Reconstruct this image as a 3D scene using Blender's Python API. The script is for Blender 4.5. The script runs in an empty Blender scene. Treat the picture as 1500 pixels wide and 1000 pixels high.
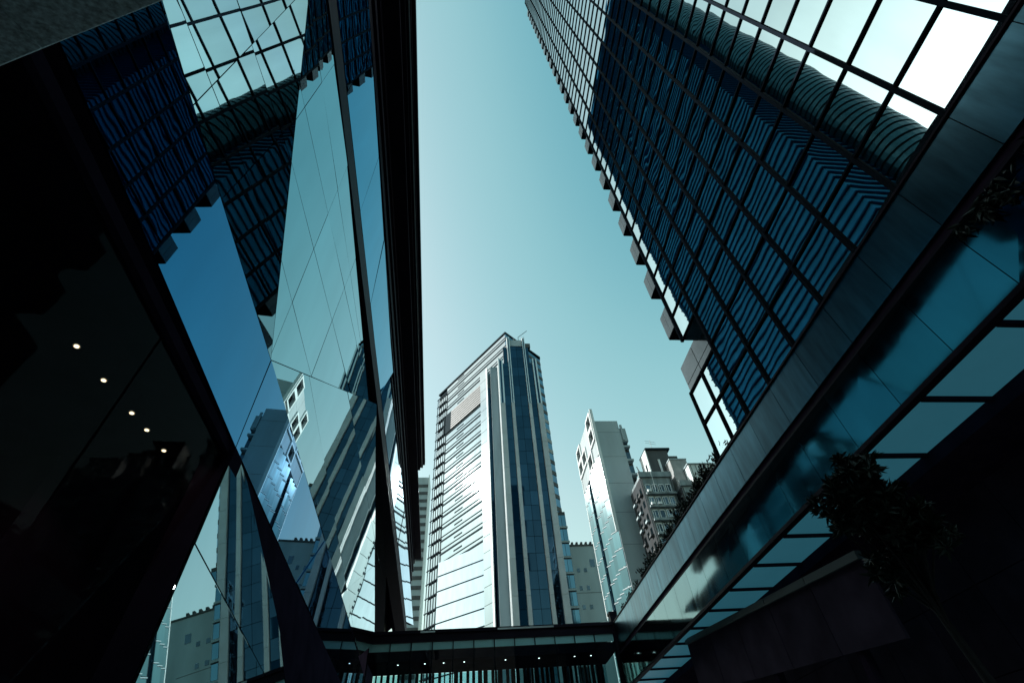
import bpy, bmesh, math, random
from mathutils import Vector, Matrix
random.seed(7)
sc = bpy.context.scene
COL = sc.collection
R = math.radians

# ------------------------------------------------------------------ camera
cam = bpy.data.cameras.new('camera')
cam.sensor_width = 36.0
cam.lens = 36 * 708 / 1500
cam.clip_start = 0.05
cam.clip_end = 6000
cam_ob = bpy.data.objects.new('camera', cam)
COL.objects.link(cam_ob)
cam_ob.matrix_world = Matrix(((0.9951, -0.0147, -0.0982, 0), (-0.0778, -0.7300, -0.6790, 0),
                              (-0.0617, 0.6833, -0.7275, 0), (0, 0, 0, 1)))
_q = cam_ob.matrix_world.to_3x3().to_quaternion()
cam_ob.matrix_world = _q.to_matrix().to_4x4()
sc.camera = cam_ob

# ------------------------------------------------------------------ sky, sun, exposure
SUN = Vector((-0.83, 0.244, 0.505)).normalized()
sun_el = math.asin(SUN.z)
sun_az = math.atan2(SUN.x, SUN.y)
world = bpy.data.worlds.new('World')
sc.world = world
world.use_nodes = True
wn = world.node_tree
bg = wn.nodes['Background']
sky = wn.nodes.new('ShaderNodeTexSky')
sky.sky_type = 'NISHITA'
sky.sun_disc = False
sky.sun_elevation = sun_el
sky.sun_rotation = sun_az
sky.air_density = 1.6
sky.dust_density = 3.0
bw = wn.nodes.new('ShaderNodeRGBToBW')
ramp = wn.nodes.new('ShaderNodeValToRGB')        # air tint: deep teal where the sky is dark, pale where it is bright
ramp.color_ramp.elements[0].position = 0.0
ramp.color_ramp.elements[0].color = (0.46, 0.90, 0.71, 1)
ramp.color_ramp.elements[1].position = 1.0
ramp.color_ramp.elements[1].color = (0.25, 0.345, 0.47, 1)
for pos, c in ((0.062, (0.50, 0.93, 0.73)), (0.072, (0.74, 1.04, 0.78)), (0.097, (0.97, 1.02, 0.79)), (0.4, (0.64, 0.74, 0.84))):
    ramp.color_ramp.elements.new(pos).color = (*c, 1)
sc_l = wn.nodes.new('ShaderNodeMath'); sc_l.operation = 'MULTIPLY'; sc_l.inputs[1].default_value = 0.04
mul = wn.nodes.new('ShaderNodeMix'); mul.data_type = 'RGBA'; mul.blend_type = 'MULTIPLY'; mul.inputs[0].default_value = 1.0
wn.links.new(sky.outputs[0], bw.inputs[0])
wn.links.new(bw.outputs[0], sc_l.inputs[0])
wn.links.new(sc_l.outputs[0], ramp.inputs[0])
wn.links.new(sky.outputs[0], mul.inputs[6])
wn.links.new(ramp.outputs[0], mul.inputs[7])
wn.links.new(mul.outputs[2], bg.inputs[0])
bg.inputs[1].default_value = 0.1
sl = bpy.data.lights.new('sun', 'SUN')
sl.energy = 2.2
sl.angle = R(0.53)
sl.color = (1.0, 0.97, 0.92)
sun_ob = bpy.data.objects.new('sun', sl)
COL.objects.link(sun_ob)
sun_ob.rotation_euler = (-SUN).to_track_quat('-Z', 'Y').to_euler()
sun_ob.location = SUN * 200
sc.view_settings.view_transform = 'Standard'
sc.view_settings.look = 'None'
sc.view_settings.exposure = 1.55
sc.view_settings.gamma = 1.0
sc.render.engine = 'CYCLES'
sc.cycles.max_bounces = 10
sc.cycles.glossy_bounces = 7
sc.cycles.transparent_max_bounces = 12
sc.cycles.use_denoising = True
sc.cycles.caustics_reflective = False
sc.cycles.caustics_refractive = False

# ------------------------------------------------------------------ materials
def new_mat(name):
    m = bpy.data.materials.new(name)
    m.use_nodes = True
    return m, m.node_tree, m.node_tree.nodes['Principled BSDF']

def noise(nt, scale, detail=4, stretch=None):
    g = nt.nodes.new('ShaderNodeNewGeometry')
    src = g.outputs['Position']
    if stretch:
        mp = nt.nodes.new('ShaderNodeMapping')
        mp.inputs['Scale'].default_value = stretch
        nt.links.new(src, mp.inputs[0]); src = mp.outputs[0]
    n = nt.nodes.new('ShaderNodeTexNoise')
    n.inputs['Scale'].default_value = scale
    n.inputs['Detail'].default_value = detail
    nt.links.new(src, n.inputs['Vector'])
    return n.outputs['Fac']

def vary(nt, b, base, amt, fac, rnd=0.0):
    """base colour with a noise-driven light/dark variation"""
    mp = nt.nodes.new('ShaderNodeMapRange')
    mp.inputs['From Min'].default_value = 0.3; mp.inputs['From Max'].default_value = 0.7
    mp.inputs['To Min'].default_value = 1 - amt; mp.inputs['To Max'].default_value = 1 + amt
    nt.links.new(fac, mp.inputs[0])
    val = mp.outputs[0]
    if rnd:
        oi = nt.nodes.new('ShaderNodeObjectInfo')
        m2 = nt.nodes.new('ShaderNodeMapRange')
        m2.inputs['To Min'].default_value = 1 - rnd; m2.inputs['To Max'].default_value = 1 + rnd
        nt.links.new(oi.outputs['Random'], m2.inputs[0])
        mm = nt.nodes.new('ShaderNodeMath'); mm.operation = 'MULTIPLY'
        nt.links.new(val, mm.inputs[0]); nt.links.new(m2.outputs[0], mm.inputs[1]); val = mm.outputs[0]
    vm = nt.nodes.new('ShaderNodeVectorMath'); vm.operation = 'SCALE'
    vm.inputs[0].default_value = base[:3]
    nt.links.new(val, vm.inputs['Scale'])
    nt.links.new(vm.outputs[0], b.inputs['Base Color'])

def bump(nt, b, fac, dist, strength=1.0):
    bp = nt.nodes.new('ShaderNodeBump')
    bp.inputs['Distance'].default_value = dist
    bp.inputs['Strength'].default_value = strength
    nt.links.new(fac, bp.inputs['Height'])
    nt.links.new(bp.outputs[0], b.inputs['Normal'])

def solid(name, base, rough=0.6, metal=0.0, amt=0.15, scale=1.5, stretch=None, rnd=0.0, bumpd=0.0, bscale=30, spec=0.5):
    m, nt, b = new_mat(name)
    b.inputs['Roughness'].default_value = rough
    b.inputs['Metallic'].default_value = metal
    b.inputs['Specular IOR Level'].default_value = spec
    vary(nt, b, base, amt, noise(nt, scale, 5, stretch), rnd)
    if bumpd:
        bump(nt, b, noise(nt, bscale, 3), bumpd)
    return m

def coated(name, base, rough=0.01, wave=0.0, wscale=0.7, rnd=0.04, stretch=None, detail=1.0):
    """mirror-coated curtain-wall glass, slightly wavy"""
    m, nt, b = new_mat(name)
    b.inputs['Metallic'].default_value = 1.0
    b.inputs['Roughness'].default_value = rough
    vary(nt, b, base, 0.07, noise(nt, 0.9, 6, (1, 1, 0.22)), rnd)
    mr = nt.nodes.new('ShaderNodeMapRange')
    mr.inputs['From Min'].default_value = .35; mr.inputs['From Max'].default_value = .75
    mr.inputs['To Min'].default_value = rough; mr.inputs['To Max'].default_value = rough * 1.5 + .006
    nt.links.new(noise(nt, 2.5, 5, (1, 1, 0.15)), mr.inputs[0]); nt.links.new(mr.outputs[0], b.inputs['Roughness'])
    if wave:                                   # every pane is bowed in its own way
        fac = noise(nt, wscale, detail, stretch)
        n = fac.node; n.noise_dimensions = '4D'
        oi = nt.nodes.new('ShaderNodeObjectInfo')
        mw = nt.nodes.new('ShaderNodeMath'); mw.operation = 'MULTIPLY'; mw.inputs[1].default_value = 40.0
        nt.links.new(oi.outputs['Random'], mw.inputs[0]); nt.links.new(mw.outputs[0], n.inputs['W'])
        bump(nt, b, fac, wave)
    return m

def clear(name, tint, refl=1.0, rough=0.02):
    m, nt, b = new_mat(name)
    nt.nodes.remove(b)
    out = nt.nodes['Material Output']
    t = nt.nodes.new('ShaderNodeBsdfTransparent'); t.inputs[0].default_value = (*tint, 1)
    g = nt.nodes.new('ShaderNodeBsdfGlossy'); g.inputs['Roughness'].default_value = rough
    g.inputs[0].default_value = (refl, refl, refl, 1)
    f = nt.nodes.new('ShaderNodeFresnel'); f.inputs[0].default_value = 1.5
    mx = nt.nodes.new('ShaderNodeMixShader')
    gm = nt.nodes.new('ShaderNodeNewGeometry')
    inv = nt.nodes.new('ShaderNodeMath'); inv.operation = 'SUBTRACT'; inv.inputs[0].default_value = 1.0
    nt.links.new(gm.outputs['Backfacing'], inv.inputs[1])
    fm_ = nt.nodes.new('ShaderNodeMath'); fm_.operation = 'MULTIPLY'
    nt.links.new(f.outputs[0], fm_.inputs[0]); nt.links.new(inv.outputs[0], fm_.inputs[1])
    nt.links.new(fm_.outputs[0], mx.inputs[0]); nt.links.new(t.outputs[0], mx.inputs[1]); nt.links.new(g.outputs[0], mx.inputs[2])
    nt.links.new(mx.outputs[0], out.inputs[0])
    return m

def glow(name, col, power):
    m, nt, b = new_mat(name)
    b.inputs['Base Color'].default_value = (*col, 1)
    b.inputs['Emission Color'].default_value = (*col, 1)
    b.inputs['Emission Strength'].default_value = power
    return m

M = {}
M['tower_glass'] = coated('tower_mirror_glass', (0.46, 0.61, 0.63), 0.006, 0.0066, 0.45, 0.10, None, 1.0)
M['tower_frame'] = solid('tower_dark_aluminium', (0.007, 0.012, 0.019), 0.7, 0.0, 0.2, 2.0, spec=0.02)
M['bay_panel'] = solid('bay_grey_panel', (0.16, 0.19, 0.20), 0.25, 0.5, 0.15, 1.0, None, 0.1)
M['facet_glass'] = coated('facet_pale_glass', (0.34, 0.52, 0.56), 0.006, 0.0016, 0.5, 0.05)
M['facet_dim'] = coated('facet_grey_glass', (0.19, 0.31, 0.34), 0.006, 0.0016, 0.5, 0.05)
M['wedge_glass'] = coated('wedge_mirror_glass', (0.40, 0.50, 0.52), 0.04, 0.002, 0.3, 0.03)
M['facet_blue'] = coated('facet_blue_glass', (0.032, 0.205, 0.385), 0.006, 0.0014, 0.5, 0.03)
M['strip_blue'] = coated('strip_blue_glass', (0.07, 0.34, 0.52), 0.006, 0.0016, 0.5, 0.03)
M['black'] = solid('black_coated_metal', (0.036, 0.024, 0.044), 0.8, 0.0, 0.25, 1.2, spec=0.0)
M['black_gloss'] = solid('black_polished_metal', (0.020, 0.015, 0.025), 0.5, 0.0, 0.25, 0.6, (1, 1, 4), 0.1, spec=0.05)
M['dark_wall'] = solid('dark_stone_wall', (0.062, 0.046, 0.072), 0.8, 0.0, 0.3, 0.8, None, 0.12, 0.002, spec=0.02)
M['granite'] = solid('flamed_granite', (0.60, 0.66, 0.68), 0.75, 0.0, 0.5, 26.0, None, 0.05, 0.006, 34)
M['fascia'] = solid('brushed_steel_fascia', (0.055, 0.14, 0.18), 0.28, 1.0, 0.28, 1.6, (1, 2.2, 0.35), 0.16)
M['fascia_glass'] = coated('podium_teal_glass', (0.125, 0.21, 0.22), 0.05, 0.0004, 0.5, 0.10)
M['soffit'] = solid('frosted_soffit_added_glow', (0.20, 0.40, 0.48), 0.35, 0.0, 0.06, 0.6, None, 0.06)
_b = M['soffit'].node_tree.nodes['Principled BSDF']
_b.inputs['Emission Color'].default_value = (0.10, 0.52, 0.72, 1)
_b.inputs['Emission Strength'].default_value = 0.045  # faint glow added in place of daylight the panels do not receive
M['paving'] = solid('pale_paving', (0.36, 0.35, 0.34), 0.7, 0.0, 0.15, 0.5)
M['asphalt'] = solid('asphalt', (0.05, 0.05, 0.052), 0.85, 0.0, 0.2, 3.0)
M['leaf'] = solid('dark_leaf', (0.014, 0.022, 0.014), 0.5, 0.0, 0.4, 6.0, spec=0.3)
M['bark'] = solid('grey_bark', (0.025, 0.02, 0.02), 0.8, 0.0, 0.4, 8.0)
M['pot'] = solid('planter_stone', (0.10, 0.10, 0.10), 0.7)
M['louvre_tower'] = solid('louvre_tower_navy_panel', (0.042, 0.25, 0.50), 0.6, 0.0, 0.15, 0.4, (1, 1, .2), spec=0.0)
M['louvre_fin'] = solid('louvre_fin_dark', (0.016, 0.075, 0.155), 0.8, spec=0.0)
M['rib'] = solid('ribbed_column_metal', (0.035, 0.09, 0.11), 0.35, 0.7, 0.2, 1.0)
M['white_glass'] = coated('silver_mirror_glass', (0.21, 0.26, 0.27), 0.035, 0.002, 0.3, 0.03)
M['navy_glass'] = coated('navy_glass', (0.024, 0.058, 0.090), 0.03, 0.004, 0.25, 0.18)
M['east_glass'] = coated('east_glass', (0.08, 0.18, 0.24), 0.06, 0.003, 0.4, 0.15)
M['pillar'] = solid('buff_stone_cladding', (0.36, 0.42, 0.44), 0.55, 0.0, 0.10, 0.3, None, 0.06)
M['concrete'] = solid('grey_render', (0.33, 0.42, 0.45), 0.75, 0.0, 0.14, 0.25, (1, 1, 0.25))
M['concrete_dark'] = solid('dark_render', (0.065, 0.075, 0.08), 0.8, 0.0, 0.25, 0.5, (1, 1, 0.3))
M['tile'] = solid('weathered_tile_wall', (0.21, 0.27, 0.29), 0.75, 0.0, 0.45, 0.7, (1, 1, 0.25), 0.08)
M['side_shade'] = solid('shade_dark_side_wall', (0.014, 0.021, 0.026), 0.85, 0.0, 0.5, 0.8, (1, 1, 0.3))  # near-black colour stands for shade on the street side
M['tan'] = solid('tan_render', (0.27, 0.29, 0.29), 0.8, 0.0, 0.2, 0.8)
M['white'] = solid('white_paint', (0.64, 0.71, 0.72), 0.5, 0.0, 0.08, 0.6)
M['slat'] = solid('grey_beige_louvre', (0.085, 0.105, 0.11), 0.6, 0.0, 0.1, 1.0)
M['side_clad'] = solid('teal_grey_cladding', (0.20, 0.28, 0.31), 0.6, 0.0, 0.12, 0.3, (1, 1, 0.2))
M['screen'] = solid('pale_screen_wall', (0.31, 0.37, 0.39), 0.5, 0.0, 0.12, 0.5, (1, 1, 0.3), 0.06)
M['line'] = solid('dark_mullion', (0.022, 0.036, 0.045), 0.9, spec=0.05)
M['steel'] = solid('pale_steel', (0.55, 0.58, 0.58), 0.35, 0.7, 0.1, 1.0)
M['saw_glass'] = coated('sawtooth_green_glass', (0.028, 0.078, 0.088), 0.05, 0.003, 0.6, 0.20)
for _k, _w in (('saw_glass', 0.8), ('bevel_glass', 0.7)):      # rough coat added to spread the sun's glint into a glow
    if _k == 'bevel_glass': M[_k] = coated('bevel_mirror_glass', (0.21, 0.26, 0.27), 0.035, 0.002, 0.3, 0.03)
    _p = M[_k].node_tree.nodes['Principled BSDF']
    _p.inputs['Coat Weight'].default_value = _w * .5
    _p.inputs['Coat Roughness'].default_value = 0.11
M['window_dark'] = coated('old_window_glass', (0.05, 0.08, 0.10), 0.10, 0.002, 1.0, 0.5)
M['clear'] = clear('bridge_clear_glass', (0.66, 0.80, 0.82))
M['shop_glass'] = clear('shop_dark_glass', (0.75, 0.78, 0.80), 0.06)
M['frosted'] = solid('frosted_teal_glass', (0.45, 0.82, 0.82), 0.3, 0.0, 0.08, 0.5, None, 0.08)
M['lamp_warm'] = glow('warm_downlight', (1.0, 0.72, 0.42), 1.6)
M['lamp_white'] = glow('white_downlight', (1.0, 0.97, 0.9), 2.2)

# ------------------------------------------------------------------ mesh helpers
class MB:
    """collects shapes in world coordinates; build() links them as ONE mesh object"""
    def __init__(s): s.v = []; s.f = []; s.smooth = False
    def add(s, vs, fs):
        o = len(s.v); s.v += [tuple(x) for x in vs]; s.f += [tuple(i + o for i in f) for f in fs]; return s
    def hexa(s, b, t):
        return s.add(list(b) + list(t), [(3, 2, 1, 0), (4, 5, 6, 7), (0, 1, 5, 4), (1, 2, 6, 5), (2, 3, 7, 6), (3, 0, 4, 7)])
    def box(s, x0, x1, y0, y1, z0, z1):
        b = [(x0, y0, z0), (x1, y0, z0), (x1, y1, z0), (x0, y1, z0)]
        return s.hexa(b, [(x, y, z1) for x, y, z in b])
    def prism(s, poly, d):
        """polygon extruded by vector d"""
        n = len(poly); d = Vector(d)
        q = [Vector(p) + d for p in poly]
        fs = [tuple(range(n - 1, -1, -1)), tuple(range(n, 2 * n))] + [(i, (i + 1) % n, n + (i + 1) % n, n + i) for i in range(n)]
        return s.add([Vector(p) for p in poly] + q, fs)
    def plan(s, pts, z0, z1):
        return s.prism([(x, y, z0) for x, y in pts], (0, 0, z1 - z0))
    def bar(s, a, b, w, h=None, upv=(0, 0, 1)):
        a = Vector(a); b = Vector(b); h = h or w
        d = (b - a).normalized(); u = Vector(upv)
        if abs(d.dot(u)) > 0.99: u = Vector((1, 0, 0))
        sx = d.cross(u).normalized() * (w / 2); sy = sx.cross(d).normalized() * (h / 2)
        c = lambda p: [p - sx - sy, p + sx - sy, p + sx + sy, p - sx + sy]
        return s.hexa(c(a), c(b))
    def tube(s, a, b, r0, r1=None, n=8):
        a = Vector(a); b = Vector(b); r1 = r0 if r1 is None else r1
        d = (b - a).normalized(); u = Vector((0, 0, 1)) if abs(d.z) < 0.9 else Vector((1, 0, 0))
        x = d.cross(u).normalized(); y = x.cross(d)
        vs = [a + (x * math.cos(t) + y * math.sin(t)) * r0 for t in [2 * math.pi * i / n for i in range(n)]]
        vs += [b + (x * math.cos(t) + y * math.sin(t)) * r1 for t in [2 * math.pi * i / n for i in range(n)]]
        fs = [(i, (i + 1) % n, n + (i + 1) % n, n + i) for i in range(n)] + [tuple(range(n - 1, -1, -1)), tuple(range(n, 2 * n))]
        return s.add(vs, fs)
    def build(s, name, mat, parent=None, world_of=None):
        off = Vector((0, 0, 0))
        p = parent
        while p is not None:
            off += p.location; p = p.parent
        me = bpy.data.meshes.new(name)
        me.from_pydata([tuple(Vector(v) - off) for v in s.v], [], s.f)
        bm = bmesh.new(); bm.from_mesh(me)
        bmesh.ops.recalc_face_normals(bm, faces=bm.faces)
        bm.to_mesh(me); bm.free()
        if s.smooth:
            me.polygons.foreach_set('use_smooth', [True] * len(me.polygons))
        me.materials.append(mat)
        o = bpy.data.objects.new(name, me)
        COL.objects.link(o)
        if parent: o.parent = parent
        return o

def thing(name, label, cat, loc=(0, 0, -1.6), group=None):
    o = bpy.data.objects.new(name, None)
    COL.objects.link(o); o.location = loc
    o.empty_display_size = 0.5
    o['label'] = label; o['category'] = cat
    if group: o['group'] = group
    return o

def structure(name, mb, mat):
    o = mb.build(name, mat); o['kind'] = 'structure'; return o

def share(me, name, parent, loc, rot=(0, 0, 0)):
    """another object on a shared mesh; loc in world coordinates"""
    o = bpy.data.objects.new(name, me)
    COL.objects.link(o)
    off = Vector((0, 0, 0)); p = parent
    while p is not None:
        off += p.location; p = p.parent
    o.parent = parent; o.location = Vector(loc) - off; o.rotation_euler = rot
    return o

def box_mesh(name, sx, sy, sz, mat):
    me = bpy.data.meshes.new(name)
    b = MB().box(-sx / 2, sx / 2, -sy / 2, sy / 2, -sz / 2, sz / 2)
    me.from_pydata(b.v, [], b.f)
    bm = bmesh.new(); bm.from_mesh(me); bmesh.ops.recalc_face_normals(bm, faces=bm.faces); bm.to_mesh(me); bm.free()
    me.materials.append(mat)
    return me

GZ = -1.6      # street level; the camera stands 1.6 m above it
# ------------------------------------------------------------------ ground
structure('ground', MB().box(-900, 900, -900, 900, GZ - 0.6, GZ - 0.15), M['asphalt'])
structure('pavement', MB().box(-3.9, 16.9, -40, 62, GZ - 0.15, GZ), M['paving'])
# ------------------------------------------------------------------ right-hand mirror tower
XF = 12.3                                   # street face of the tower
TW = thing('mirror_tower', 'tall mirror glass tower with dark grid and stepped bays rising from the right podium', 'skyscraper', (20, 0, 12.32))
cols = [1.26 + 2.075 * k for k in range(-20, 9)]        # mullion lines along the street, last one at y = 17.86
rows = [12.36, 14.58, 16.98, 19.4] + [19.4 + 2.0 * k for k in range(1, 56)]
ZT = rows[-1]; YE = cols[-1]; YC = cols[-2]
MB().plan([(XF + .12, cols[0]), (31, cols[0]), (31, YC - .02), (XF + .12, YC - .02)], 12.34, ZT).build('tower_core', M['tower_frame'], TW)
MB().box(XF + .12, 31, YC - .018, YE - .05, 19.42, ZT).build('end_core', M['east_glass'], TW)
pm = {}
def pane_mesh(w, h):
    k = (round(w, 2), round(h, 2))
    if k not in pm: pm[k] = box_mesh('pane', 0.03, w - .10, h - .10, M['tower_glass'])
    return pm[k]
vis = []
far = MB()
for i in range(len(cols) - 1):
    for j in range(len(rows) - 1):
        if i == len(cols) - 2 and rows[j] < 19.3: continue
        yc = (cols[i] + cols[i + 1]) / 2; zc = (rows[j] + rows[j + 1]) / 2
        w = cols[i + 1] - cols[i]; h = rows[j + 1] - rows[j]
        if yc > -2.2: vis.append((zc + abs(yc - 8) * .3, yc, zc, w, h))
        else:
            a = random.gauss(0, .0016); b = random.gauss(0, .0016)
            g = []
            for sx in (0, .03):
                for (sy, sz) in ((-1, -1), (1, -1), (1, 1), (-1, 1)):
                    dy = sy * (w - .1) / 2; dz = sz * (h - .1) / 2
                    g.append((XF + .04 + sx + a * dy + b * dz, yc + dy, zc + dz))
            far.hexa(g[:4], g[4:])
vis.sort()
for n, (_, yc, zc, w, h) in enumerate(vis):
    if n < 298:
        share(pane_mesh(w, h), 'pane', TW, (XF + .055, yc, zc), (0, random.gauss(0, .0016), random.gauss(0, .0016)))
    else:
        a = random.gauss(0, .0016); b = random.gauss(0, .0016); g = []
        for sx in (0, .03):
            for (sy, sz) in ((-1, -1), (1, -1), (1, 1), (-1, 1)):
                dy = sy * (w - .1) / 2; dz = sz * (h - .1) / 2
                g.append((XF + .04 + sx + a * dy + b * dz, yc + dy, zc + dz))
        far.hexa(g[:4], g[4:])
o = far.build('pane', M['tower_glass'], TW); o['kind'] = 'stuff'
for i, y in enumerate(cols):
    z0 = 19.4 if i == len(cols) - 1 else 12.36
    wd = .135
    MB().box(XF - .06, XF + .10, y - wd / 2, y + wd / 2, z0 - .06, ZT).build('mullion', M['tower_frame'], TW)
for j, z in enumerate(rows):
    y1 = YE if z > 19.3 else YC
    MB().box(XF - .035, XF + .098, cols[0], y1 - .09, z - .042, z + .042).build('transom', M['tower_frame'], TW)
# stepped bays on the end wall, one per floor
for k in range(26):
    z0 = 20.75 + 4.0 * k
    if z0 + 2.2 > ZT: break
    bay = MB().box(XF + .06, XF + 1.9, YE + .09, YE + 1.22, z0 + .02, z0 + 1.95).build('bay_box', M['tower_frame'], TW)
    for yy in (0, 1):
        ya = YE + .11 + yy * .55
        MB().box(XF + .02, XF + .058, ya, ya + .53, z0 + .06, z0 + 1.92).build('bay_panel', M['bay_panel'], bay)
# lower stage under the overhang
y0, y1 = YC + .10, 19.2
for a in range(2):
    for b in range(2):
        ya = y0 + (y1 - y0) / 2 * a; yb = ya + (y1 - y0) / 2
        za, zb = ((12.42, 14.55), (14.55, 16.62))[b]
        share(pane_mesh(yb - ya, zb - za), 'pane', TW, (XF + .055, (ya + yb) / 2, (za + zb) / 2), (0, random.gauss(0, .0012), random.gauss(0, .0012)))
f = MB()
for z in (12.42, 14.55, 16.62): f.box(XF - .04, XF + .06, y0, y1, z - .06, z + .06)
for y in (y0 + (y1 - y0) / 2, y1): f.box(XF - .045, XF + .065, y - .06, y + .06, 12.36, 16.69)
f.build('lower_frame', M['tower_frame'], TW)
MB().box(XF + .10, XF + 1.78, YC + .1, y1 - .05, 12.36, 16.6).build('lower_core', M['tower_frame'], TW)
MB().box(XF + 1.9, 30, YC, 22.0, 12.36, 21.2).build('setback_core', M['tower_frame'], TW)
for a in range(3):
    for b in range(3):
        ya = 16.0 + a * 2.0; za = 16.7 + b * 1.5
        MB().box(XF + 1.84, XF + 1.88, ya + .03, ya + 1.97, za + .03, za + 1.47).build('setback_panel', M['bay_panel'], TW)

# ------------------------------------------------------------------ right-hand podium
PD = thing('podium_building', 'long low podium with steel fascia, teal glass band and frosted soffit panels on the right', 'building', (20, 0, GZ))
PY0, PY1 = -40.0, 42.0
MB().box(12.6, 31, PY0, PY1, 7.95, 12.28).build('podium_core', M['black'], PD)
MB().box(16.9, 31, PY0, PY1, GZ, 7.94).build('ground_floor_core', M['black'], PD)
pj = [1.26 + 2.075 * k for k in range(-6, 20)]
for a in range(len(pj)):
    ya = pj[a]; yb = min(ya + 2.075, PY1)
    if ya >= PY1 - .1: break
    tl = random.gauss(0, .012)
    MB().hexa([(12.20, ya + .012, 10.42), (12.24, ya + .012, 10.42), (12.24, yb - .012, 10.42), (12.20, yb - .012, 10.42)],
              [(12.20 + tl * .2, ya + .012, 12.22), (12.24 + tl * .2, ya + .012, 12.22), (12.24, yb - .012, 12.22), (12.20, yb - .012, 12.22)]).build('fascia_panel', M['fascia'], PD)
    t1, t2 = random.gauss(0, .003), random.gauss(0, .003)
    MB().hexa([(12.10 + t1, ya + .012, 7.90), (12.13 + t1, ya + .012, 7.90), (12.13 + t2, yb - .012, 7.90), (12.10 + t2, yb - .012, 7.90)],
              [(12.10, ya + .012, 9.98), (12.13, ya + .012, 9.98), (12.13, yb - .012, 9.98), (12.10, yb - .012, 9.98)]).build('glass_panel', M['fascia_glass'], PD)
MB().box(12.14, 12.58, PY0, PY1, 12.225, 12.30).build('coping', M['black_gloss'], PD)
MB().box(12.26, 12.59, PY0, PY1, 9.99, 12.22).build('fascia_backing', M['black'], PD)
MB().box(12.12, 12.255, PY0, PY1, 10.0, 10.10).build('lower_rail', M['black_gloss'], PD)
MB().box(12.15, 12.59, PY0, PY1, 7.86, 9.985).build('glass_backing', M['black'], PD)
MB().box(12.02, 12.30, PY0, PY1, 7.72, 7.855).build('edge_rail', M['black_gloss'], PD)
sy = [11.85 + 2.70 * k for k in range(-9, 12)]
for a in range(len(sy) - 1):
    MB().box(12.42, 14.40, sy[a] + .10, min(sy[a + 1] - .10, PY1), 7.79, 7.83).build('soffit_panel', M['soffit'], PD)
for y in sy:
    if y < PY1: MB().box(12.31, 14.42, y - .06, y + .06, 7.70, 7.85).build('soffit_rib', M['black'], PD)
MB().box(14.43, 16.88, PY0, PY1, 7.40, 7.93).build('soffit_beam', M['black'], PD)
for k in range(18):
    ya = -8 + 2.6 * k
    for r in range(4):
        MB().box(16.80, 16.88, ya + .015, ya + 2.585, GZ + r * 2.25 + .015, GZ + r * 2.25 + 2.235).build('wall_panel', M['dark_wall'], PD)

# sloping stair edge under the soffit
ST = thing('covered_stair', 'sloping stair stringer with pale top edge in the shade under the soffit', 'stair', (13.4, 22, GZ))
a = Vector((12.85, 30.4, 7.72)); b = Vector((12.85, 14.8, 6.0))
for k in range(5):
    p = a.lerp(b, k / 5); q = a.lerp(b, (k + 1) / 5); g = (q - p).normalized() * .02
    MB().bar(p + g, q - g, .22, .26).build('ledge_stone', M['slat'], ST)
    MB().hexa([p + g + Vector((.0, 0, -2.4)), q - g + Vector((.0, 0, -2.4)), q - g + Vector((.1, 0, -2.4)), p + g + Vector((.1, 0, -2.4))],
              [p + g + Vector((.0, 0, -.14)), q - g + Vector((.0, 0, -.14)), q - g + Vector((.1, 0, -.14)), p + g + Vector((.1, 0, -.14))]).build('side_panel', M['dark_wall'], ST)
for k in range(3):
    p = a.lerp(b, .15 + .35 * k)
    MB().box(12.9, 13.2, p.y - .15, p.y + .15, GZ, p.z - 2.3).build('stair_post', M['black'], ST)

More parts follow.
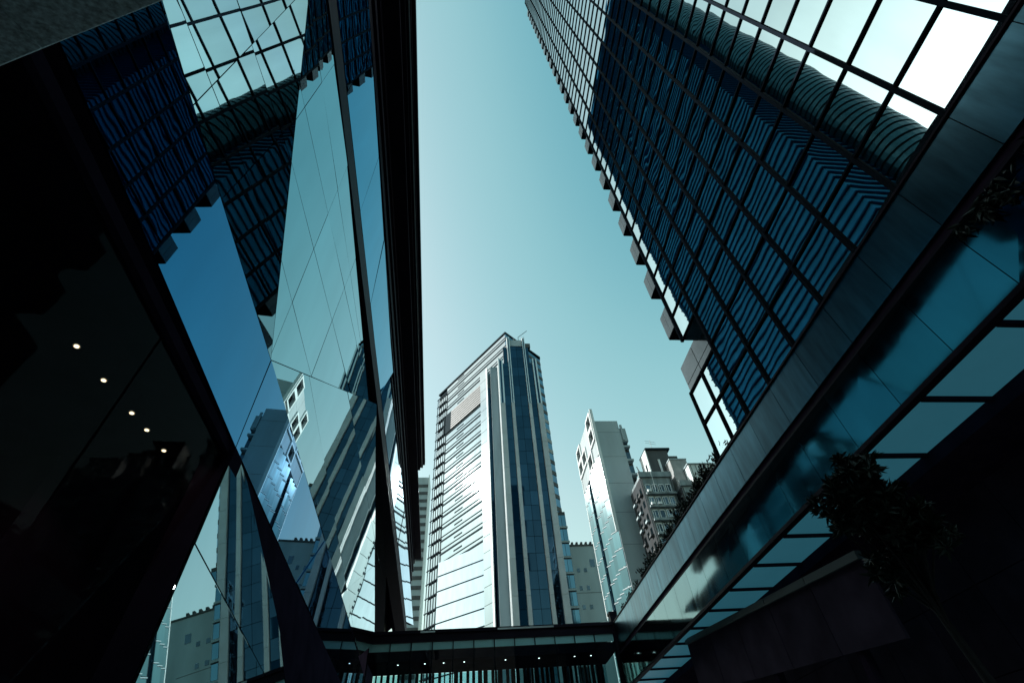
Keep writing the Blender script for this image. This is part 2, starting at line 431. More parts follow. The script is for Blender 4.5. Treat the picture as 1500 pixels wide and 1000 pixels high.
# ------------------------------------------------------------------ left-hand faceted glass building
TH = R(1.86)
def W(n, l, z): return Vector((n * math.cos(TH) - l * math.sin(TH), n * math.sin(TH) + l * math.cos(TH), z))
def wall_box(mb, n0, n1, l0, l1, z0, z1):
    b = [W(n0, l0, z0), W(n1, l0, z0), W(n1, l1, z0), W(n0, l1, z0)]
    return mb.hexa(b, [v + Vector((0, 0, z1 - z0)) for v in b])
LB = thing('faceted_glass_building', 'dark building with folded mirror glass panels and deep black eave on the left', 'building', (-9, 10, GZ))
FACETS = {"F2":{"n":[0.97836,-0.10473,-0.17844],"out":[[-4.734,0.839,9.461],[-3.655,1.055,15.253],[-3.755,2.226,14.019],[-4.262,7.997,7.852],[-4.513,4.269,8.664],[-4.683,1.626,9.28]],"panes":[[[-4.734,0.839,9.461],[-4.7,0.846,9.645],[-4.489,2.91,9.59],[-4.592,3.039,8.95],[-4.683,1.626,9.28]],[[-4.489,2.91,9.59],[-4.331,4.458,9.549],[-4.493,4.556,8.601],[-4.513,4.269,8.664],[-4.592,3.039,8.95]],[[-4.331,4.458,9.549],[-4.127,6.458,9.496],[-4.262,7.997,7.852],[-4.493,4.556,8.601]],[[-4.7,0.846,9.645],[-4.409,0.904,11.208],[-4.233,2.59,11.185],[-4.489,2.91,9.59]],[[-4.233,2.59,11.185],[-4.055,4.293,11.161],[-4.331,4.458,9.549],[-4.489,2.91,9.59]],[[-4.055,4.293,11.161],[-3.99,4.908,11.153],[-4.127,6.458,9.496],[-4.331,4.458,9.549]],[[-4.409,0.904,11.208],[-3.655,1.055,15.253],[-3.733,1.967,14.292],[-4.233,2.59,11.185]],[[-3.733,1.967,14.292],[-3.755,2.226,14.019],[-3.93,4.218,11.89],[-4.055,4.293,11.161],[-4.233,2.59,11.185]],[[-3.93,4.218,11.89],[-3.99,4.908,11.153],[-4.055,4.293,11.161]]]},"F3":{"n":[0.99816,0.04804,-0.03711],"out":[[-3.653,1.054,15.244],[-3.755,2.226,14.019],[-4.262,7.997,7.852],[-4.525,20.359,16.785],[-4.304,15.612,16.585],[-3.709,2.431,15.503],[-3.645,1.065,15.479]],"panes":[[[-4.127,6.461,9.493],[-4.253,7.896,7.96],[-4.185,7.718,9.548]],[[-4.253,7.896,7.96],[-4.262,7.997,7.852],[-4.315,10.483,9.649],[-4.314,10.483,9.67],[-4.185,7.718,9.548]],[[-3.991,4.909,11.151],[-4.127,6.461,9.493],[-4.185,7.718,9.548],[-4.099,7.491,11.583]],[[-4.185,7.718,9.548],[-4.314,10.483,9.67],[-4.224,10.477,12.082],[-4.099,7.491,11.583]],[[-4.314,10.483,9.67],[-4.315,10.515,9.672],[-4.408,14.866,12.815],[-4.224,10.477,12.082]],[[-3.879,3.635,12.513],[-3.93,4.22,11.888],[-3.901,4.17,12.615]],[[-3.93,4.22,11.888],[-3.991,4.909,11.151],[-4.099,7.491,11.583],[-4.03,7.309,13.21],[-3.901,4.17,12.615]],[[-4.099,7.491,11.583],[-4.224,10.477,12.082],[-4.16,10.473,13.809],[-4.03,7.309,13.21]],[[-4.224,10.477,12.082],[-4.408,14.866,12.815],[-4.481,18.291,15.291],[-4.16,10.473,13.809]],[[-3.749,2.164,14.083],[-3.755,2.226,14.019],[-3.879,3.635,12.513],[-3.901,4.17,12.615],[-3.835,4.059,14.227]],[[-3.901,4.17,12.615],[-4.03,7.309,13.21],[-3.976,7.168,14.462],[-3.835,4.059,14.227]],[[-4.03,7.309,13.21],[-4.16,10.473,13.809],[-4.126,10.471,14.713],[-3.976,7.168,14.462]],[[-4.16,10.473,13.809],[-4.481,18.291,15.291],[-4.481,18.314,15.307],[-4.126,10.471,14.713]],[[-3.653,1.054,15.244],[-3.749,2.164,14.083],[-3.835,4.059,14.227],[-3.779,3.963,15.628],[-3.709,2.431,15.503],[-3.645,1.065,15.479]],[[-3.835,4.059,14.227],[-3.976,7.168,14.462],[-3.916,7.01,15.879],[-3.779,3.963,15.628]],[[-3.976,7.168,14.462],[-4.126,10.471,14.713],[-4.072,10.468,16.162],[-3.916,7.01,15.879]],[[-4.126,10.471,14.713],[-4.481,18.314,15.307],[-4.525,20.359,16.785],[-4.304,15.612,16.585],[-4.072,10.468,16.162]]]},"F4":{"n":[0.99228,0.07503,-0.09876],"out":[[-4.262,7.997,7.852],[-4.314,19.41,16.002],[-5.425,37.268,18.399],[-7.617,71.745,22.573],[-6.22,35.617,9.161],[-5.1,19.803,8.4]],"panes":[[[-4.262,7.997,7.852],[-4.272,10.268,9.474],[-4.965,19.205,9.3],[-5.043,18.995,8.363]],[[-4.965,19.205,9.3],[-5.408,24.911,9.189],[-5.387,23.856,8.595],[-5.1,19.803,8.4],[-5.043,18.995,8.363]],[[-4.272,10.268,9.474],[-4.289,14.014,12.149],[-4.676,19.993,12.809],[-4.965,19.205,9.3]],[[-4.676,19.993,12.809],[-5.588,34.107,14.368],[-5.408,24.911,9.189],[-4.965,19.205,9.3]],[[-4.289,14.014,12.149],[-4.314,19.41,16.002],[-4.397,20.751,16.182],[-4.676,19.993,12.809]],[[-4.397,20.751,16.182],[-5.425,37.268,18.399],[-5.749,42.359,19.015],[-5.588,34.107,14.368],[-4.676,19.993,12.809]],[[-5.772,29.605,9.098],[-5.753,29.025,8.844],[-5.387,23.856,8.595],[-5.408,24.911,9.189]],[[-6.236,44.145,15.477],[-5.772,29.605,9.098],[-5.408,24.911,9.189],[-5.588,34.107,14.368]],[[-5.749,42.359,19.015],[-6.614,55.968,20.663],[-6.236,44.145,15.477],[-5.588,34.107,14.368]],[[-6.031,32.954,9.033],[-5.753,29.025,8.844],[-5.772,29.605,9.098]],[[-7.017,56.221,16.81],[-6.22,35.617,9.161],[-6.031,32.954,9.033],[-5.772,29.605,9.098],[-6.236,44.145,15.477]],[[-6.614,55.968,20.663],[-7.617,71.745,22.573],[-7.017,56.221,16.81],[-6.236,44.145,15.477]]]},"M1":{"n":[0.99945,-0.03309,-0.00083],"out":[[-4.499,0.797,8.991],[-4.474,1.554,8.866],[-4.389,4.152,8.425],[-4.262,7.997,7.852],[-4.262,8.047,5.586],[-4.385,4.311,6.103],[-4.475,1.595,6.414],[-4.504,0.723,6.518]],"panes":[[[-4.499,0.797,8.991],[-4.474,1.554,8.866],[-4.389,4.152,8.425],[-4.262,7.997,7.852],[-4.262,8.047,5.586],[-4.385,4.311,6.103],[-4.475,1.595,6.414],[-4.504,0.723,6.518]]]},"M2":{"n":[0.99945,0.01297,-0.03056],"out":[[-4.262,7.997,7.852],[-4.398,17.078,7.244],[-4.6,30.307,6.258],[-4.542,22.861,4.989],[-4.331,8.177,5.676]],"panes":[[[-4.262,7.997,7.852],[-4.378,15.73,7.334],[-4.416,14.076,5.4],[-4.331,8.177,5.676]],[[-4.378,15.73,7.334],[-4.398,17.078,7.244],[-4.6,30.307,6.258],[-4.542,22.861,4.989],[-4.416,14.076,5.4]]]},"L3":{"n":[0.98802,0.02178,0.15275],"out":[[-4.331,8.177,5.676],[-4.324,9.11,5.501],[-4.178,12.728,4.039],[-4.069,14.506,3.082],[-3.982,14.828,2.471],[-3.611,6.784,1.22]],"panes":[[[-3.99,14.798,2.529],[-3.982,14.828,2.471],[-3.611,6.784,1.22],[-3.978,7.494,3.491]],[[-4.331,8.177,5.676],[-4.324,9.11,5.501],[-4.178,12.728,4.039],[-4.069,14.506,3.082],[-3.99,14.798,2.529],[-3.978,7.494,3.491]]]},"D":{"n":[0.98823,0.02133,0.1515],"out":[[-4.331,8.177,5.676],[-4.542,22.861,4.989],[-4.604,27.272,4.771],[-4.55,27.323,4.414],[-3.983,14.833,2.472],[-4.178,12.728,4.039],[-4.324,9.109,5.501]],"panes":[[[-4.331,8.177,5.676],[-4.542,22.861,4.989],[-4.604,27.272,4.771],[-4.55,27.323,4.414],[-3.983,14.833,2.472],[-4.178,12.728,4.039],[-4.324,9.109,5.501]]]},"U":{"n":[0.994,0.03228,-0.10453],"out":[[-4.128,1.351,18.851],[-4.177,2.936,18.875],[-4.661,17.729,18.839],[-4.789,21.883,18.91],[-4.53,23.187,21.775],[-4.445,20.428,21.727],[-3.807,3.425,22.547],[-3.735,1.532,22.646]],"panes":[[[-4.128,1.351,18.851],[-4.177,2.936,18.875],[-4.266,5.661,18.868],[-3.866,5.012,22.471],[-3.807,3.425,22.547],[-3.735,1.532,22.646]],[[-4.266,5.661,18.868],[-4.417,10.273,18.857],[-4.03,9.371,22.261],[-3.866,5.012,22.471]],[[-4.417,10.273,18.857],[-4.579,15.228,18.845],[-4.19,13.623,22.055],[-4.03,9.371,22.261]],[[-4.579,15.228,18.845],[-4.661,17.729,18.839],[-4.789,21.883,18.91],[-4.53,23.187,21.775],[-4.445,20.428,21.727],[-4.19,13.623,22.055]]]},"V":{"n":[0.9993,0.02699,-0.02593],"out":[[-4.711,21.529,18.605],[-5.713,57.938,17.88],[-5.952,69.902,21.138],[-4.676,23.934,22.477]],"panes":[[[-4.711,21.529,18.605],[-4.911,28.787,18.46],[-4.831,29.516,22.314],[-4.676,23.934,22.477]],[[-4.911,28.787,18.46],[-5.221,40.059,18.236],[-5.167,41.634,21.961],[-4.831,29.516,22.314]],[[-5.221,40.059,18.236],[-5.713,57.938,17.88],[-5.952,69.902,21.138],[-5.167,41.634,21.961]]]}}
FM = {'F2': 'facet_dim', 'F3': 'facet_glass', 'F4': 'facet_glass', 'F5': 'facet_glass', 'M1': 'facet_blue', 'M2': 'facet_blue',
      'L3': 'facet_glass', 'U': 'strip_blue', 'V': 'strip_blue', 'D': 'black'}
def inset(poly, n, d):
    m = len(poly); res = []
    P = [Vector(p) for p in poly]; n = Vector(n)
    c = sum(P, Vector()) / m
    for i in range(m):
        a = P[i] - P[i - 1]; b = P[(i + 1) % m] - P[i]
        if a.length < 1e-4 or b.length < 1e-4: res.append(P[i]); continue
        na = n.cross(a).normalized(); nb = n.cross(b).normalized()
        if na.dot(c - P[i]) < 0: na = -na
        if nb.dot(c - P[i]) < 0: nb = -nb
        k = 1 + na.dot(nb)
        off = (na + nb) / max(k, .25) * d
        if off.length > 4 * d: off = off.normalized() * 4 * d
        res.append(P[i] + off)
    return res
for key, F in FACETS.items():
    n = Vector(F['n'])
    MB().prism([Vector(p) - n * .045 for p in F['out']], n * -.45).build('facet_frame', M['black'], LB)
    for q in F['panes']:
        pl = inset(q, n, .010)
        c = sum(pl, Vector()) / len(pl)
        tn = Vector((random.gauss(0, .0022), random.gauss(0, .0022), random.gauss(0, .0022)))
        pl = [v + n * max(-.03, min(.03, tn.dot(v - c))) for v in pl]
        MB().prism(pl, n * -.035).build('dark_panel' if key == 'D' else 'glass_pane', M[FM[key]], LB)
# frame rail, upper cornice and eave
wall_box(MB(), -4.6, -3.66, -8, 63, 15.92, 16.86).build('frame_rail', M['black_gloss'], LB)
wall_box(MB(), -5.2, -4.12, -8, 63, 16.87, 18.25).build('rail_backing', M['black'], LB)
for (n0, n1, z0, z1, l1) in ((-4.4, -4.02, 23.55, 23.9, 63), (-4.4, -3.92, 23.91, 24.5, 63), (-4.4, -3.98, 24.51, 25.0, 63), (-4.4, -3.84, 25.01, 25.5, 63), (-4.4, -3.95, 25.51, 26.0, 63), (-4.4, -3.78, 26.01, 26.5, 63),
                             (-4.4, -3.0, 26.51, 26.9, 63), (-4.4, -2.8, 26.91, 27.2, 43), (-4.4, -2.55, 27.21, 27.5, 43), (-4.4, -2.37, 27.51, 27.95, 43)):
    wall_box(MB(), n0, n1, -12, l1, z0, z1).build('eave_step', M['black_gloss'], LB)
wall_box(MB(), -2.66, -2.60, -12, 43, 27.14, 27.205).build('eave_trim', M['steel'], LB)
# building mass behind the glass
wall_box(MB(), -19, -7.2, -45, 63, 8.4, 27.0).build('upper_mass', M['black'], LB)
wall_box(MB(), -19, -9.5, -45, 63, GZ, 8.38).build('lower_mass', M['black'], LB)
wall_box(MB(), -9.48, -7.2, 8.6, 63, GZ, 8.38).build('corner_mass', M['black'], LB)
wall_box(MB(), -9.48, -4.4, -45, 8.55, 5.62, 6.0).build('shop_soffit', M['black'], LB)
wall_box(MB(), -4.75, -4.05, -45, 8.4, 5.42, 5.60).build('shop_head_frame', M['black'], LB)
wall_box(MB(), -4.5, -3.98, 8.18, 8.62, GZ, 5.56).build('corner_column', M['black'], LB)
for k in range(5):
    l0 = 8.16 - 3.0 * (k + 1)
    wall_box(MB(), -4.16, -4.13, l0 + .02, l0 + 2.98, GZ, 5.40).build('shop_pane', M['shop_glass'], LB)
wall_box(MB(), -9.3, -4.5, -45, 8.5, GZ, GZ + .05).build('shop_floor', M['dark_wall'], LB)
DLAB = ('warm round downlight in the dark shop ceiling, uppermost of the five', 'warm round downlight second from the top in the dark shop ceiling',
        'warm round downlight in the middle of the row in the dark shop ceiling', 'warm round downlight just above the lowest one in the dark shop ceiling',
        'warm round downlight in the dark shop ceiling, lowest and nearest the glass corner')
for (x, y), lab in zip(((-5.75, 5.45), (-5.72, 6.20), (-5.655, 7.03), (-5.61, 7.51), (-5.57, 8.147)), DLAB):
    d = thing('downlight', lab, 'ceiling light', (x, y, 5.6), 'round downlights under the shop ceiling')
    MB().tube((x, y, 5.618), (x, y, 5.595), .055, .055, 12).build('lamp_ring', M['steel'], d)
    ll = bpy.data.lights.new('downlight_lamp', 'SPOT'); ll.energy = 2.5; ll.color = (1.0, .74, .62); ll.spot_size = R(150); ll.shadow_soft_size = .05
    lo = bpy.data.objects.new('downlight_lamp', ll); COL.objects.link(lo); lo.parent = d; lo.location = (0, 0, -.04)
    MB().tube((x, y, 5.594), (x, y, 5.585), .034, .034, 12).build('lamp_disc', M['lamp_warm'], d)
# granite clad canopy at the top left
GC = thing('granite_canopy', 'rough grey granite clad canopy edge high in the top left corner', 'canopy', (-3, 0, 4.5))
for q in ([(-4.2, 1.51), (-3.30, 1.17), (-3.12, -2.0), (-4.2, -2.0)], [(-3.285, 1.165), (-2.10, .725), (-2.10, -2.0), (-3.105, -2.0)]):
    sl_ = lambda y: 4.5 + .75 * (y - 1.1) if y < 0 else 4.5
    q0 = [(x, y, sl_(y)) for x, y in q]
    MB().hexa(q0, [(x, y, 5.0) for x, y in q]).build('granite_slab', M['granite'], GC)

# ------------------------------------------------------------------ louvred tower behind the left building (seen in the mirror tower)
LT = thing('louvred_tower', 'dark navy tower with close horizontal fins mirrored in the glass of the right tower', 'skyscraper', (-35, 42, GZ))
LX, LY0, LY1, LZ = -20.0, 22.3, 61.0, 186.0
MB().box(-31, LX, LY0, LY1, GZ, LZ).build('tower_body', M['louvre_tower'], LT)
fm = {}
nf = int((LZ - 24) / 1.35)
fe = box_mesh('fin', .5, LY1 - LY0 + .5, .17, M['louvre_fin'])
fs_ = box_mesh('fin', 9.2, .5, .17, M['louvre_fin'])
for k in range(nf):
    z = 24 + 1.35 * k
    share(fe, 'fin', LT, (LX + .05, (LY0 + LY1) / 2, z))
    share(fs_, 'side_fin', LT, (LX - 4.6 - .02, LY0 - .05, z))
for y in (60.6,):
    MB().box(LX + .01, LX + .40, y - .25, y + .25, GZ, LZ).build('corner_post', M['louvre_fin'], LT)
cb = MB(); n = 28; cx, cy = -31.0, 21.0
prof = []
z = GZ
while z < LZ:
    prof += [(3.7, z), (3.7, z + .9), (3.45, z + .95), (3.45, z + 1.3)]; z += 1.35
for i, (r, zz) in enumerate(prof):
    cb.v += [(cx + r * math.cos(2 * math.pi * j / n), cy + r * math.sin(2 * math.pi * j / n), zz) for j in range(n)]
for i in range(len(prof) - 1):
    cb.f += [(i * n + j, i * n + (j + 1) % n, (i + 1) * n + (j + 1) % n, (i + 1) * n + j) for j in range(n)]
cb.build('ribbed_column', M['rib'], LT)
# unseen block added behind the viewer to keep the bright horizon out of reflections
BK = thing('added_rear_block', 'plain dark block added behind the viewer to shut out the bright horizon', 'building', (2, -75, GZ))
MB().box(-30, 40, -95, -60, GZ, 46).build('wall', M['concrete_dark'], BK)
# ------------------------------------------------------------------ footbridge closing the street
FB = thing('glass_footbridge', 'glass walled footbridge with dark roof beam crossing the end of the street', 'footbridge', (3.4, 44, GZ))
BX0, BX1, BY0, BY1 = -6.75, 12.0, 42.0, 46.0
MB().box(BX0, BX1, BY0 - .10, BY1 + .1, 11.52, 12.05).build('roof_beam', M['black_gloss'], FB)
MB().box(BX0, BX1, BY0 - .22, BY0 + .10, 12.06, 12.28).build('roof_coping', M['black_gloss'], FB)
MB().box(BX0, BX1, BY0 - .11, BY1 + .1, 7.2, 7.75).build('floor_beam', M['black'], FB)
for (xa, xb) in ((-3.0, -1.9), (2.9, 7.3)):
    MB().box(xa, xb, BY0 - .235, BY0 - .222, 12.08, 12.20).build('coping_plate', M['steel'], FB)
MB().box(BX0, BX1, BY0 + .12, BY1 - .12, 10.36, 10.50).build('ceiling', M['black'], FB)
MB().box(BX0, BX1, BY0 + .10, BY0 + .30, 10.51, 10.96).build('ceiling_beam', M['black'], FB)
nb = 12; bw_ = (BX1 - BX0) / nb
for k in range(nb):
    xa = BX0 + k * bw_; xb = xa + bw_
    MB().box(xa + .02, xb - .02, BY0, BY0 + .02, 7.78, 10.96).build('front_pane', M['clear'], FB)
    MB().box(xa + .04, xb - .04, BY0 + .005, BY0 + .03, 10.99, 11.50).build('frosted_pane', M['frosted'], FB)
    MB().box(xa + .02, xb - .02, BY1 - .02, BY1, 7.78, 10.34).build('rear_pane', M['clear'], FB)
for k in range(nb + 1):
    x = BX0 + k * bw_
    MB().box(x - .035, x + .035, BY0 - .05, BY0 + .035, 7.76, 11.5).build('front_mullion', M['tower_frame'], FB)
x = BX0 + .2
while x < BX1 - .1:
    wd = random.choice((.10, .16, .24, .34))
    MB().box(x, x + wd, BY1 - .32, BY1 - .06, 7.76, 10.35).build('rear_fin', M['tower_frame'], FB)
    x += wd + random.choice((.10, .16, .22, .30))
BLX = [(-4.6, 'white downlight at the far left end of the footbridge ceiling'), (-2.6, 'white downlight in the footbridge ceiling left of the frosted panes'),
       (-1.2, 'white downlight in the footbridge ceiling below the striped white facade'), (.35, 'white downlight in the footbridge ceiling left of the bronze pillars'),
       (3.5, 'white downlight in the middle of the footbridge ceiling'), (6.1, 'white downlight in the footbridge ceiling below the navy glass bays'),
       (8.9, 'white downlight in the footbridge ceiling second from the right end'), (10.2, 'white downlight at the right end of the footbridge ceiling')]
for x, lab in BLX:
    d = thing('bridge_downlight', lab, 'ceiling light', (x, 43.0, 10.36), 'downlights in the footbridge ceiling')
    MB().tube((x, 43.0, 10.362), (x, 43.0, 10.34), .085, .085, 10).build('lamp_ring', M['steel'], d)
    MB().tube((x, 43.0, 10.339), (x, 43.0, 10.325), .05, .05, 10).build('lamp_disc', M['lamp_white'], d)
PO = thing('corner_post', 'dark square steel post where the footbridge meets the right podium', 'post', (12.3, 41.6, GZ))
MB().box(12.03, 12.55, 42.02, 42.6, GZ, 12.9).build('post_shaft', M['black_gloss'], PO)
MB().box(11.97, 12.60, 41.96 + .03, 42.66, 12.91, 13.1).build('post_cap', M['black_gloss'], PO)
AR = thing('arched_canopy', 'small white arched canopy rim peeking over the footbridge beside the corner post', 'canopy', (12.2, 46, 12.0))
am = MB(); sv = []
for i in range(15):
    t = math.pi * i / 14
    sv.append((12.4 - 1.5 * math.cos(t), .95 * math.sin(t)))
for i in range(14):
    (xa, za), (xb, zb) = sv[i], sv[i + 1]
    k = .72
    xi = 12.4 + (xa - 12.4) * k; xj = 12.4 + (xb - 12.4) * k
    am.hexa([(xa, 44.4, 12.2 + za), (xb, 44.4, 12.2 + zb), (xb, 45.6, 12.2 + zb), (xa, 45.6, 12.2 + za)],
            [(xi, 44.4, 12.2 + za * k), (xj, 44.4, 12.2 + zb * k), (xj, 45.6, 12.2 + zb * k), (xi, 45.6, 12.2 + za * k)])
am.build('arch_rim', M['white'], AR)
MB().box(10.9, 13.9, 44.35, 45.65, 12.06, 12.19).build('arch_base', M['black'], AR)

# ------------------------------------------------------------------ central tower with the bright striped face
CT = thing('striped_tower', 'tall central tower with bright striped left face and bronze pillars between navy glass', 'skyscraper', (14, 140, GZ))
CC = Vector((16.04, 128, 0)); AN = R(35)
ce = Vector((-math.sin(AN), math.cos(AN), 0)); cn = Vector((-math.cos(AN), -math.sin(AN), 0))
ROOF = 142.0
def wf(t, d, z): return CC + ce * t + cn * d + Vector((0, 0, z))
def face_box(mb, t0, t1, d0, d1, z0, z1):
    b = [wf(t0, d0, z0), wf(t1, d0, z0), wf(t1, d1, z0), wf(t0, d1, z0)]
    return mb.hexa(b, [v + Vector((0, 0, z1 - z0)) for v in b])
S2 = Vector((31.4, 142, 0))
bk = -cn * 1.0
core = [wf(0.05, -.4, 0), wf(46.4, -.4, 0), wf(46.4, -20, 0), S2 + Vector((.2, 8, 0)), S2 + Vector((-.5, .6, 0))]
MB().plan([(p.x, p.y) for p in core], GZ, ROOF - .4).build('tower_core', M['line'], CT)
FL = 4.3
nfl = int((ROOF + 1) / FL)
LV0, LV1 = 117.0, 126.2
for k in range(nfl + 1):
    z1 = ROOF - FL * k; z0 = max(z1 - FL, GZ)
    if z1 < GZ + 1: break
    def band(t0, t1):
        if t1 - t0 < .2: return
        tl = random.gauss(0, .0025)
        mb = MB()
        b = [wf(t0, -.3, z0 + .45), wf(t1, -.3, z0 + .45), wf(t1, 0, z0 + .45), wf(t0, 0, z0 + .45)]
        t = [wf(t0, -.3, z1 - .14), wf(t1, -.3, z1 - .14), wf(t1, tl * 3, z1 - .14), wf(t0, tl * 3, z1 - .14)]
        mb.hexa(b, t).build('glass_band', M['white_glass'], CT)
    band(0.0, 40.2)
    face_box(MB(), 0, 40.2, .003, .10, z0 + 1.40, z0 + 1.74).build('sill_bar', M['line'], CT)
    face_box(MB(), 0, 40.2, -.25, .14, z0 - .12, z0 + .42).build('floor_bar', M['line'], CT)
    if z1 < 116.5 or z1 > 128:
        w0 = 27.6; w1 = 32.2
        face_box(MB(), w0, w1, .003, .06, z0 + 2.6, z0 + 3.1).build('vent_slot', M['line'], CT)
for k in range(8):
    z = 117.05 + k * 1.14
    face_box(MB(), 12.0, 35.8, .15, .55, z, z + .80).build('louvre_slat', M['slat'], CT)
face_box(MB(), 35.85, 41.6, .15, .30, 117.0, 126.4).build('louvre_opening', M['line'], CT)
face_box(MB(), 12.0, 35.8, .145, .149, 116.9, 126.3).build('louvre_backing', M['concrete'], CT)
# open lattice at the far edge
for t in (40.5, 42.0, 43.5, 45.0, 46.4):
    face_box(MB(), t - .11, t + .11, .35, .55, GZ, 139).build('lattice_post', M['line'], CT)
for k in range(int(140 / FL)):
    z = 139 - FL * k
    face_box(MB(), 40.2, 47.0, .30, .60, z - .16, z + .16).build('lattice_rail', M['line'], CT)
    face_box(MB(), 40.4, 46.4, -.3, 0, z - FL + .3, z - .3).build('lattice_glass', M['white_glass'], CT)
# roof slab edge
MB().plan([(p.x, p.y) for p in (wf(-.3, .3, 0), wf(46.6, .3, 0), wf(46.6, -20.2, 0), S2 + Vector((.6, 8, 0)), S2 + Vector((.3, -.5, 0)))], ROOF - .38, ROOF + .4).build('roof_slab', M['line'], CT)
# lower wedge that turns towards the street
wl, wr = Vector((-6.8, 152.9, 0)), Vector((6.67, 141.4, 0))
wd = (wr - wl).normalized(); wnm = Vector((wd.y, -wd.x, 0))
if wnm.y > 0: wnm = -wnm
MB().plan([(wl.x, wl.y), (wr.x, wr.y), (12, 150), (0, 163)], GZ, 62.6).build('wedge_core', M['line'], CT)
for k in range(15):
    z1 = 63.2 - FL * k; z0 = z1 - FL
    if z0 < 0: break
    def wbox(d0, d1, za, zb, nm, mt):
        b = [wl + wnm * d0, wr + wnm * d0, wr + wnm * d1, wl + wnm * d1]
        b = [v + Vector((0, 0, za)) for v in b]
        MB().hexa(b, [v + Vector((0, 0, zb - za)) for v in b]).build(nm, M[mt], CT)
    wbox(.02, .2, z0 + .33, z1, 'wedge_glass', 'wedge_glass')
    wbox(.02, .3, z0 + .01, z0 + .32, 'wedge_bar', 'line')
# bevelled side mass in front, where the low sun glints
q2 = Vector((8.15, 126, 0)); q3 = q2 + ce * 3.6
for k in range(29):
    z1 = 119.7 - FL * k; z0 = max(z1 - FL, GZ)
    b = [q2 + cn * .02, q3 + cn * .02, q3 - cn * -.0 + cn * .30, q2 + cn * .30]
    b = [v + Vector((0, 0, z0 + .12)) for v in b]
    if z1 - z0 > .5: MB().hexa(b, [v + Vector((0, 0, z1 - z0 - .12)) for v in b]).build('bevel_pane', M['bevel_glass'], CT)
MB().plan([(q2.x, q2.y), (8.25, 127.2), (9.3, 127.2), (9.3, 124.2), (12.0, 124.2), (16, 126), (12, 134), (q3.x + 1.5, q3.y + 2), (q3.x, q3.y)], GZ, 119.5).build('side_mass', M['side_clad'], CT)
MB().box(8.3, 9.25, 126.95, 127.19, GZ, 112).build('recess_glass', M['navy_glass'], CT)
MB().plan([(7.75, 125.45), (8.12, 125.0), (8.35, 125.3), (8.0, 125.85)], GZ, 119.9).build('corner_fin', M['white'], CT)
MB().box(11.8, 12.19, 120.75, 124.19, GZ, 118.5).build('pillar_return', M['pillar'], CT)
# south front
FY = 120.0; BRK = 99.3
def pillar(x0, x1, top):
    zz = GZ
    while zz < BRK - .1:
        z1 = min(zz + 8.6, BRK)
        MB().box(x0, x1, FY - .5, FY + 1.2, zz + .03, z1 - .03).build('pillar_stone', M['pillar'], CT); zz = z1
    w = (x1 - x0)
    for a, b in ((x0, x0 + w * .27), (x1 - w * .30, x1)):
        MB().box(a, b, FY - .45, FY + 1.2, BRK + .02, top).build('pillar_fin', M['steel'], CT)
    MB().box(x0 + w * .27 + .01, x1 - w * .30 - .01, FY + .1, FY + 1.2, BRK + .02, top - .3).build('pillar_slot', M['navy_glass'], CT)
pillar(11.8, 13.35, 119.5); pillar(15.4, 16.35, 130.6); pillar(20.95, 21.85, 130.6); pillar(23.8, 25.35, 119.5)
MB().box(12.2, 25.0, FY + 1.0, FY + 9, GZ, 118.0).build('front_core', M['line'], CT)
MB().box(15.6, 21.7, FY + 1.0, FY + 9, 118.02, 127.5).build('crown_core', M['line'], CT)
for (x0, x1, top, nsub) in ((13.37, 15.38, 118, 1), (16.37, 20.93, 126.4, 2), (21.87, 23.78, 118, 1)):
    z = 0.0
    while z < top - .3:
        z1 = min(z + FL, top)
        for s in range(nsub):
            xa = x0 + (x1 - x0) / nsub * s; xb = x0 + (x1 - x0) / nsub * (s + 1)
            t1 = random.gauss(0, .012); t2 = random.gauss(0, .012)
            MB().hexa([(xa + .04, FY + .5, z + .05), (xb - .04, FY + .5 + t1, z + .05), (xb - .04, FY + .9, z + .05), (xa + .04, FY + .9, z + .05)],
                      [(xa + .04, FY + .5 + t2, z1 - .05), (xb - .04, FY + .5 + t1 + t2, z1 - .05), (xb - .04, FY + .9, z1 - .05), (xa + .04, FY + .9, z1 - .05)]).build('glass_pane', M['navy_glass'], CT)
        z = z1
MB().box(16.4, 20.9, FY + .3, FY + .9, 126.5, 129.6).build('crown_band', M['concrete'], CT)
MB().box(13.9, 15.3, FY + .6, FY + 1.5, 118.1, 126).build('crown_wing', M['navy_glass'], CT)
MB().box(21.9, 23.0, FY + .6, FY + 1.5, 118.1, 126).build('crown_wing', M['navy_glass'], CT)
MB().box(24.5, 27.0, 136, 138, ROOF + .41, ROOF + 2.6).build('plant_room', M['concrete_dark'], CT)
MB().bar((22, 134, ROOF + .4), (22, 134, ROOF + 4.2), .18).bar((22, 134, ROOF + 4.1), (25.5, 131.5, ROOF + 5.4), .16).build('cleaning_crane', M['line'], CT)
MB().tube((18.2, 124, 127.5), (18.5, 124, 134.5), .09, .05, 6).build('antenna', M['steel'], CT)
# face turned away on the right, banded windows
ed = (S2 - CC); el = ed.length; ed.normalize(); en = Vector((ed.y, -ed.x, 0))
if en.y > 0: en = -en
k = 0
while ROOF - FL * k > 2:
    z1 = ROOF - FL * k; z0 = z1 - FL
    for (za, zb, d, nm, mt) in ((z0 + 1.5, z1 - .02, .1, 'window_band', 'east_glass'), (z0 + .02, z0 + 1.48, .22, 'spandrel', 'concrete_dark' if not 92 < z0 < 108 else 'tan')):
        b = [CC + en * -.3, CC + ed * el + en * -.3, CC + ed * el + en * d, CC + en * d]
        b = [v + Vector((0, 0, za)) for v in b]
        MB().hexa(b, [v + Vector((0, 0, zb - za)) for v in b]).build(nm, M[mt], CT)
    k += 1
